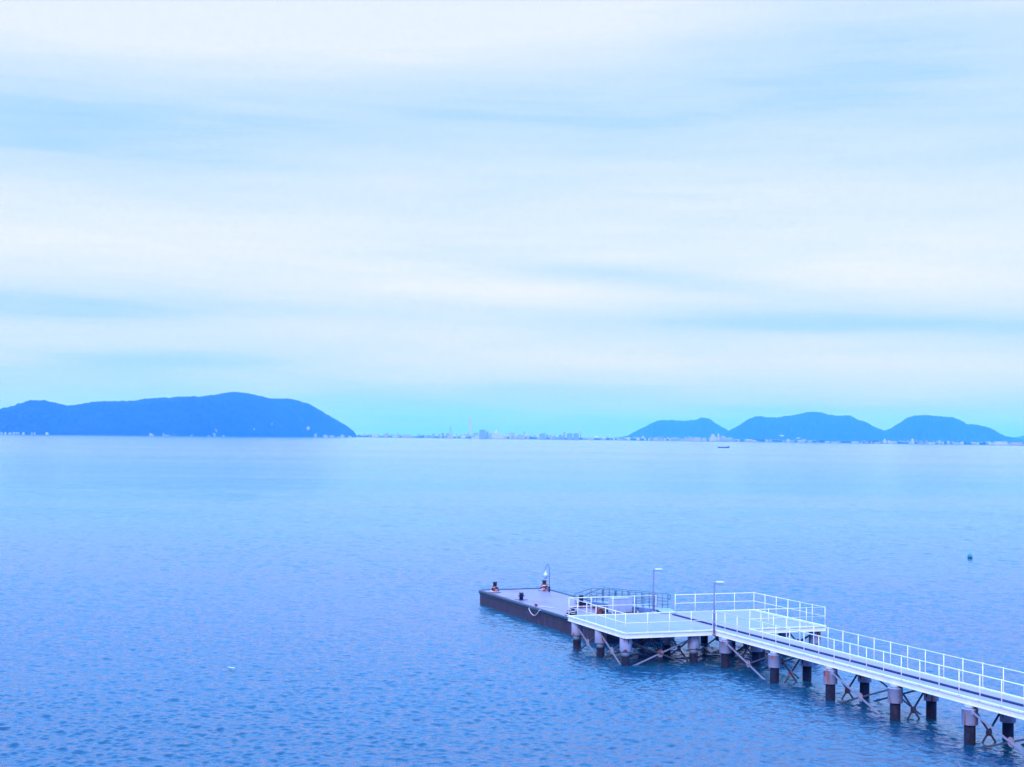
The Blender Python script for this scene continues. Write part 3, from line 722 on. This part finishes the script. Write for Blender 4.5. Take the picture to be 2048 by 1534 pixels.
def interp(pts, x):
    if x <= pts[0][0]: return pts[0][1]
    for (a, ya), (c_, yc) in zip(pts, pts[1:]):
        if x <= c_:
            s = (x - a) / (c_ - a); return ya + (yc - ya) * s
    return pts[-1][1]
def hill(name, prof, dist, depth, nx, nt_, rocks=(), rough=1.0, seed=0):
    """prof: photo skyline (px, py); dist(px): metres to its shore; depth: metres from shore to ridge"""
    x0, x1 = prof[0][0], prof[-1][0]; vs_ = []; rk = []
    for i in range(nx):
        px = x0 + (x1 - x0) * i / (nx - 1); py = interp(prof, px); D = dist(px)
        dp = depth * min(1, .25 + .75 * math.sin(math.pi * (i + .5) / nx) ** .5)
        rid = at_y(px, py, D + dp); a = rid.x / rid.y
        for j in range(nt_):
            s = j / (nt_ - 1) * 2                  # 0 shore, 1 ridge, 2 back shore
            Y = D + dp * s; g = 1 - abs(s - 1)
            sh = (math.sin(g * math.pi / 2)) ** .85
            hz = max(rid.z, 0) * sh
            P = Vector((a * Y, Y, 0))
            gul = mn.fractal(Vector((P.x * .0032 + seed, P.y * .0034, 0)), 1, 2, 4) * 13 * min(1, g * 3) * (1 - g ** 6) * min(1, rid.z / 90)
            tre = (mn.noise(Vector((P.x * .05 + seed, P.y * .05, 0))) * 6.5 + mn.noise(Vector((P.x * .017, P.y * .02 + seed, 3))) * 5) * rough * min(1, g * 8)
            z = (hz + gul + tre) if 0 < j < nt_ - 1 else -3
            vs_.append((P.x, P.y, max(z, -3)))
            v = 0.0
            pys = interp(prof, px)
            zf = max(0, z) * F / D                 # height in photo pixels above the shore
            for (rx, hc, rh, rw) in rocks:
                if s < 1: v = max(v, 1.15 - math.hypot((px - rx) / rw, (zf - hc) / rh))
            rk.append(max(0, min(1, v)))
    fs = [(i * nt_ + j, (i + 1) * nt_ + j, (i + 1) * nt_ + j + 1, i * nt_ + j + 1) for i in range(nx - 1) for j in range(nt_ - 1)]
    m = MB()._add(vs_, fs, True); o = m.build(name, mhill); tag(o, kind='structure')
    at_ = o.data.attributes.new('rock', 'FLOAT', 'POINT'); at_.data.foreach_set('value', rk)
    return o
island = [(-420, 868), (-300, 845), (-180, 835), (-90, 832), (-40, 824), (0, 819.5), (26, 814.5), (61.5, 802), (95, 803), (130, 811.7), (155, 811.5), (186, 805), (215, 803.5), (253, 803.6), (288, 799), (327, 797), (369, 794), (397, 794), (432, 790.6), (450, 787), (468, 785), (499, 789), (541, 797.6), (575, 799), (591, 801), (619, 810), (640, 820), (654, 830), (689, 849.7), (707, 863.7), (714, 872.5)]
hill('island', island, lambda p: interp([(-420, 5300), (0, 5500), (400, 6200), (714, 7700)], p), 900, 560, 100,
     rocks=[(272, 0, 5, 6), (303, 0, 9, 10), (328, 0, 11, 5), (340, 0, 3, 12), (384, 0, 8, 7), (420, 0, 5, 12), (432, 4, 14, 5), (448, 0, 3, 14), (510, 15, 6, 3), (545, 26, 6, 3), (617, 17, 6, 4), (633, 4, 8, 5), (652, 0, 9, 7), (665, 0, 5, 12), (683, 0, 9, 9), (700, 0, 5, 8)])
h1 = [(1225, 880), (1256, 872), (1269.5, 864.5), (1289, 854.7), (1306.6, 845), (1322, 840.6), (1343.7, 841.6), (1367, 843.6), (1380, 842), (1392.6, 841), (1404, 835.5), (1420, 839), (1433.6, 848.8), (1449, 857.6), (1466, 868), (1480, 878)]
h2 = [(1428, 880), (1449, 868), (1465, 858.6), (1480.5, 849.8), (1496, 840), (1511.7, 833.3), (1523.4, 833.6), (1533, 835.7), (1554.7, 835.7), (1582, 832), (1611, 825.8), (1631, 823.6), (1648, 826.4), (1660, 830.9), (1678, 831.9), (1700, 832), (1716, 840.5), (1730, 844), (1751, 855.8), (1767.5, 862), (1790, 874), (1800, 880)]
h3 = [(1720, 884), (1745, 874), (1767, 863), (1783.4, 856), (1799.4, 846.8), (1815, 836.8), (1829, 832.3), (1855, 831.3), (1879, 833.2), (1905, 835.2), (1919, 840.6), (1935, 849.4), (1949, 850.4), (1975, 855), (1990.6, 862.7), (2010.5, 873), (2030, 877), (2060, 882), (2090, 886)]
hill('hill', h1, lambda p: 11400, 800, 240, 56, seed=4, rough=1.2)
hill('hill', h2, lambda p: 10200, 850, 320, 56, seed=9, rough=1.2)
hill('hill', h3, lambda p: 10000, 850, 320, 56, seed=15, rough=1.2)
h4 = [(1960, 885), (1995, 878), (2018, 874.6), (2034, 874.5), (2060, 870), (2150, 858), (2300, 850), (2450, 868)]
hill('hill', h4, lambda p: 14500, 900, 160, 16, seed=21)
hf = [(560, 866), (700, 861), (800, 856), (900, 858), (1010, 860), (1130, 855), (1230, 850), (1300, 854), (1450, 866)]
#hill('mountain', hf, lambda p: 22000, 1400, 200, 12, seed=30)

# ------------------------------------------------------------------ far shore land
mland = mat('far_shore_ground', (.10, .12, .10), .9, noise=[(.01, (1, 1, 1), (.16, .17, .14), .4, .6)])
SH = [(650, 8600), (714, 8300), (760, 7900), (1000, 7600), (1250, 7500), (1400, 7300), (1500, 7100), (1650, 6700), (1800, 6300), (2048, 6050), (2500, 5900)]
def shore(px): return interp(SH, px)
pts_f, pts_b = [], []
for px in range(560, 2800, 20):
    D = interp([(560, 9300)] + SH, px); g = at_y(px, 880, 1.0); a = g.x
    pts_f.append((a * D, D + 12 * math.sin(px * .31))); pts_b.append((a * 25500 if abs(a * 25500) < 25500 else math.copysign(25500, a), 25500))
m = MB(); n_ = len(pts_f); ZL = 2.2
vs_ = [(x, y, -1) for x, y in pts_f] + [(x, y, ZL) for x, y in pts_f] + [(x, y, ZL) for x, y in pts_b]
fs = [(i, i + 1, n_ + i + 1, n_ + i) for i in range(n_ - 1)] + [(n_ + i, n_ + i + 1, 2 * n_ + i + 1, 2 * n_ + i) for i in range(n_ - 1)]
m._add(vs_, fs); tag(m.build('far_shore', mland), kind='structure')

# low belt of trees behind the sea wall
bt_ = MB(); vs_ = []; xs = []
for k in range(900):
    px = 715 + (2120 - 715) * k / 899; D = shore(px) + 190; g = at_y(px, 880, D)
    h_ = 5 + 7 * max(0, mn.fractal(Vector((px * .03, 2, 0)), 1, 2, 4) + .45) + 4 * mn.noise(Vector((px * .6, 5, 0)))
    for (dy, z) in ((0, 0), (5, max(2, h_) * .8), (18, max(2, h_)), (40, 0)): vs_.append((g.x, D + dy, ZL - .3 + z))
fs = [(i * 4 + j, (i + 1) * 4 + j, (i + 1) * 4 + j + 1, i * 4 + j + 1) for i in range(899) for j in range(3)]
tag(bt_._add(vs_, fs, True).build('shore_woods', mhill), kind='stuff')

# ------------------------------------------------------------------ far buildings
def bmat(name, c, c2):
    m_ = bpy.data.materials.new(name); m_.use_nodes = True; t = m_.node_tree; b = t.nodes['Principled BSDF']; b.inputs['Roughness'].default_value = .7
    tcn = N(t, 'ShaderNodeTexCoord'); br = N(t, 'ShaderNodeTexBrick'); mp = N(t, 'ShaderNodeMapping'); mp.inputs['Rotation'].default_value = (R(90), 0, 0)
    t.links.new(tcn.outputs['Object'], mp.inputs[0]); t.links.new(mp.outputs[0], br.inputs['Vector'])
    br.inputs['Color1'].default_value = tuple(c) + (1,); br.inputs['Color2'].default_value = tuple(x * .9 for x in c) + (1,); br.inputs['Mortar'].default_value = tuple(c2) + (1,)
    br.inputs['Scale'].default_value = .25; br.inputs['Mortar Size'].default_value = .06; br.offset = 0
    t.links.new(br.outputs['Color'], b.inputs['Base Color']); return m_
BM = {'white': bmat('white_facade', (.58, .57, .55), (.3, .32, .36)), 'cream': bmat('cream_facade', (.44, .39, .36), (.25, .25, .28)),
      'grey': bmat('grey_facade', (.30, .31, .33), (.12, .13, .16)), 'dark': bmat('dark_facade', (.20, .25, .30), (.14, .18, .24)), 'pink': bmat('pinkish_facade', (.42, .36, .36), (.25, .2, .22))}
def bld(px, wpx, hpx, mt, style, label, dist=0.0, group=None, name='building', cat='building', zb=None):
    D = shore(px) + 25 + dist; S = D / F; g = at_y(px, 880, D); w = wpx * S; h = hpx * S; d = max(8, min(w, 22)); zb_ = ZL if zb is None else zb
    m = MB()
    if style == 'gable':
        e = h * .62; m.box(-w / 2, w / 2, 0, d, 0, e)
        m._add([(-w / 2 - .6, -.6, e), (w / 2 + .6, -.6, e), (w / 2 + .6, d + .6, e), (-w / 2 - .6, d + .6, e), (-w / 2 - .6, d / 2, h), (w / 2 + .6, d / 2, h)],
               [(0, 1, 5, 4), (2, 3, 4, 5), (0, 4, 3), (1, 2, 5), (3, 2, 1, 0)])
    elif style == 'house':
        e = h * .6; m.box(-w / 2, w / 2, 0, d, 0, e)
        m._add([(-w / 2, 0, e), (w / 2, 0, e), (w / 2, d, e), (-w / 2, d, e), (0, 0, h), (0, d, h)], [(0, 1, 4), (2, 3, 5), (1, 2, 5, 4), (3, 0, 4, 5), (3, 2, 1, 0)])
    elif style == 'flat':
        m.box(-w / 2, w / 2, 0, d, 0, h * .9); m.box(-w / 2 - .4, w / 2 + .4, -.4, d + .4, h * .9, h * .94); m.box(-w * .18, w * .12, d * .3, d * .7, h * .94, h)
    elif style == 'step':
        m.box(-w / 2, w * .15, 0, d, 0, h); m.box(w * .15, w / 2, .5, d, 0, h * .66); m.box(-w * .3, -w * .05, d * .3, d * .7, h, h * 1.08)
    elif style == 'tower':
        m.box(-w / 2, w / 2, 0, d, 0, h * .93); m.box(-w * .4, w * .4, d * .1, d * .9, h * .93, h); m.tube([(0, d / 2, h), (0, d / 2, h * 1.08)], w * .04, 5)
    elif style == 'mast':
        for sx in (-1, 1): m.tube([(sx * w / 2, 0, 0), (sx * w * .12, 0, h)], w * .10, 5); m.tube([(sx * w / 2, w, 0), (sx * w * .12, w * .6, h)], w * .10, 5)
        for k in range(6): m.box(-w / 2 * (1 - k * .13), w / 2 * (1 - k * .13), 0, w * .8, h * k / 6, h * k / 6 + h * .02)
        m.tube([(0, w * .3, h * .9), (0, w * .3, h * 1.15)], w * .08, 5)
    elif style == 'stack':
        m.lathe([(w * .5, 0), (w * .42, h * .6), (w * .36, h)], 0, d / 2, 12)
    elif style == 'dome':
        m.lathe([(w * .5, 0), (w * .5, h * .5), (w * .45, h * .7), (w * .3, h * .88), (w * .1, h)], 0, d / 2, 14)
    o = m.build(name, BM[mt]); o.location = (g.x, D, zb_ - (.02 if zb is None else 0)); tag(o, label, cat, group); return o
# named landmarks (photo px, width px, height px)
bld(941, 5.0, 40, 'white', 'tower', 'tall slender tower rising highest above the city in the gap between island and hills', 500)
bld(965, 12.5, 18, 'dark', 'flat', 'dark blocky high building right of the ferry at the waterfront', 10)
bld(996, 25, 10, 'white', 'flat', 'wide pale hall with bright corners on the waterfront below the white dome', 5)
bld(993, 9, 17, 'white', 'dome', 'white dome rising behind the wide pale waterfront hall', 200)
bld(926, 10, 3.2, 'white', 'gable', 'low bright white shed on the waterfront left of the ferry', 3)
bld(901, 4, 22, 'cream', 'mast', 'pale lattice mast standing left of the tall tower', 300, name='mast', cat='mast')
bld(1161, 3, 26, 'white', 'stack', 'faint pale chimney behind the twin dark blocks', 500, name='chimney', cat='chimney')
bld(1139.5, 10.5, 12.5, 'dark', 'flat', 'left one of the twin dark blocks on the waterfront', 8, 'twin dark blocks')
bld(1152.5, 10.5, 12.5, 'dark', 'flat', 'right one of the twin dark blocks on the waterfront', 8, 'twin dark blocks')
bld(1084, 10, 11, 'dark', 'flat', 'dark box shaped warehouse midway between the white dome and the twin blocks', 8)
bld(1024, 12, 12, 'pink', 'flat', 'pinkish high hall just right of the white dome', 150)
bld(975, 5, 14, 'pink', 'tower', 'narrow pinkish tower block between the dark building and the pale hall', 60)
bld(1049, 3, 14, 'pink', 'tower', 'thin pinkish tower between the low halls right of the dome', 200)
bld(1129, 4, 15, 'pink', 'tower', 'narrow pinkish tower just left of the twin dark blocks', 200)
bld(1428, 11, 13, 'white', 'step', 'bright white stepped building above the town in front of the first right hill', 300, zb=ZL)
bld(1437, 3, 15, 'white', 'tower', 'thin white tower next to the stepped building before the first right hill', 300)
bld(1447, 8, 11, 'cream', 'flat', 'cream block right of the white stepped building', 60)
bld(1564, 8, 3, 'white', 'flat', 'white building up on the slope of the second right hill', 2950, zb=36)
bld(1597, 6, 2.5, 'white', 'flat', 'small white building low on the slope of the second right hill', 2950, zb=22)
bld(1826, 4, 10, 'white', 'tower', 'bright white tower at the foot of the third right hill', 80)
bld(1770, 4, 10, 'white', 'house', 'bright pointed white building below the saddle of the right hills', 80)
bld(1395, 13, 8, 'cream', 'flat', 'wide cream block in the town before the first right hill', 30)
bld(2003, 24, 7, 'white', 'flat', 'long white factory hall at the right end of the shore', 15)
bld(2035, 22, 6, 'pink', 'flat', 'long pinkish hall at the right edge of the shore', 15)
# the rest of the waterfront, in stretches
random.seed(11)
stretches = [
    (716, 880, 34, 3.5, 9, 'in the low left part of the city beside the island'),
    (880, 1130, 58, 5, 12, 'in the middle of the city around the dome'),
    (1165, 1262, 24, 3, 8, 'in the city right of the twin dark blocks'),
    (1262, 1470, 56, 3, 9, 'in the town below the first right hill'),
    (1470, 1760, 44, 2.5, 6.5, 'in the town below the second right hill'),
    (1760, 1900, 30, 3, 7.5, 'in the town below the third right hill'),
    (1900, 2048, 30, 3, 6.5, 'at the right end of the shore')]
for (x0, x1, n, hlo, hhi, where) in stretches:
    for i in range(n):
        px = x0 + (x1 - x0) * (i + random.random()) / n
        mt = random.choice(['white', 'cream', 'cream', 'grey', 'pink', 'grey', 'white'])
        stl = random.choice(['gable', 'flat', 'flat', 'step', 'house'])
        big = random.random() < .4; w = random.uniform(6, 14) if big else random.uniform(2.5, 6); h = random.uniform(hlo, hhi) * (.75 if big else 1)
        nm = {'white': 'white', 'cream': 'cream', 'grey': 'grey', 'pink': 'pinkish'}[mt]; rf = {'gable': 'ridge roofed', 'flat': 'flat roofed', 'step': 'stepped', 'house': 'gabled'}[stl]
        lb = ('wide ' if big else 'small ') + nm + ' ' + rf + ' building ' + where
        bld(px, w, h, mt, stl, lb, random.uniform(10, 320), lb.replace('building', 'buildings'))
# village at the island foot
for i in range(16):
    px = random.choice([6, 20, 34, 48, 70, 92]) + random.uniform(-7, 9); D = interp([(-420, 5300), (0, 5500), (400, 6200)], px) - 6; mt = random.choice(['white', 'cream', 'pink'])
    g = at_y(px, 868, D); S = D / F; w = random.uniform(2, 4.5) * S; h = random.uniform(1.6, 3.4) * S
    m = MB(); e = h * .6; m.box(-w / 2, w / 2, 0, 9, -2.5, e); m._add([(-w / 2, 0, e), (w / 2, 0, e), (w / 2, 9, e), (-w / 2, 9, e), (-w / 2, 4.5, h), (w / 2, 4.5, h)], [(0, 1, 5, 4), (2, 3, 4, 5), (0, 4, 3), (1, 2, 5)])
    o = m.build('house', BM[mt]); o.location = (g.x, D - 8, 2); nm = {'white': 'white', 'cream': 'cream', 'pink': 'pinkish'}[mt]
    tag(o, 'small ' + nm + ' house in the village at the left foot of the island', 'house', nm + ' village houses')
# white ferry by the city
fy = empty('ferry', at_y(951, 878, 7480)); fy.location.z = 0; tag(fy, 'bright white ferry lying at the city waterfront left of the dark block', 'ship')
S = 7480 / F
MB().hexa([(-8 * S, -5, 0), (7 * S, -5, 0), (7 * S, 5, 0), (-8 * S, 5, 0), (-8.5 * S, -6, 3.2 * S), (9 * S, -6, 3.2 * S), (9 * S, 6, 3.2 * S), (-8.5 * S, 6, 3.2 * S)]).build('hull', BM['white'], fy)
MB().box(-1 * S, 7 * S, -5, 5, 3.2 * S, 6 * S).build('superstructure', BM['white'], fy)
MB().box(3 * S, 5.4 * S, -3, 3, 6 * S, 9.5 * S).build('bridge', BM['cream'], fy)
MB().tube([(-5 * S, 0, 3 * S), (-5 * S, 0, 10 * S)], .6 * S, 5).build('mast', BM['cream'], fy)

# ------------------------------------------------------------------ air
HZ = MB().box(-25990, 25990, -290, 25990, -4, 420).build('haze', None); tag(HZ, kind='stuff')
mz = bpy.data.materials.new('sea_air'); mz.use_nodes = True; t = mz.node_tree; t.nodes.clear()
pv = N(t, 'ShaderNodeVolumePrincipled'); pv.inputs['Color'].default_value = (.032, .197, 1.0, 1); pv.inputs['Density'].default_value = .00028
pv.inputs['Absorption Color'].default_value = (1, 1, 1, 1); pv.inputs['Anisotropy'].default_value = 0.0
ov = N(t, 'ShaderNodeOutputMaterial'); t.links.new(pv.outputs[0], ov.inputs['Volume']); HZ.data.materials.append(mz)
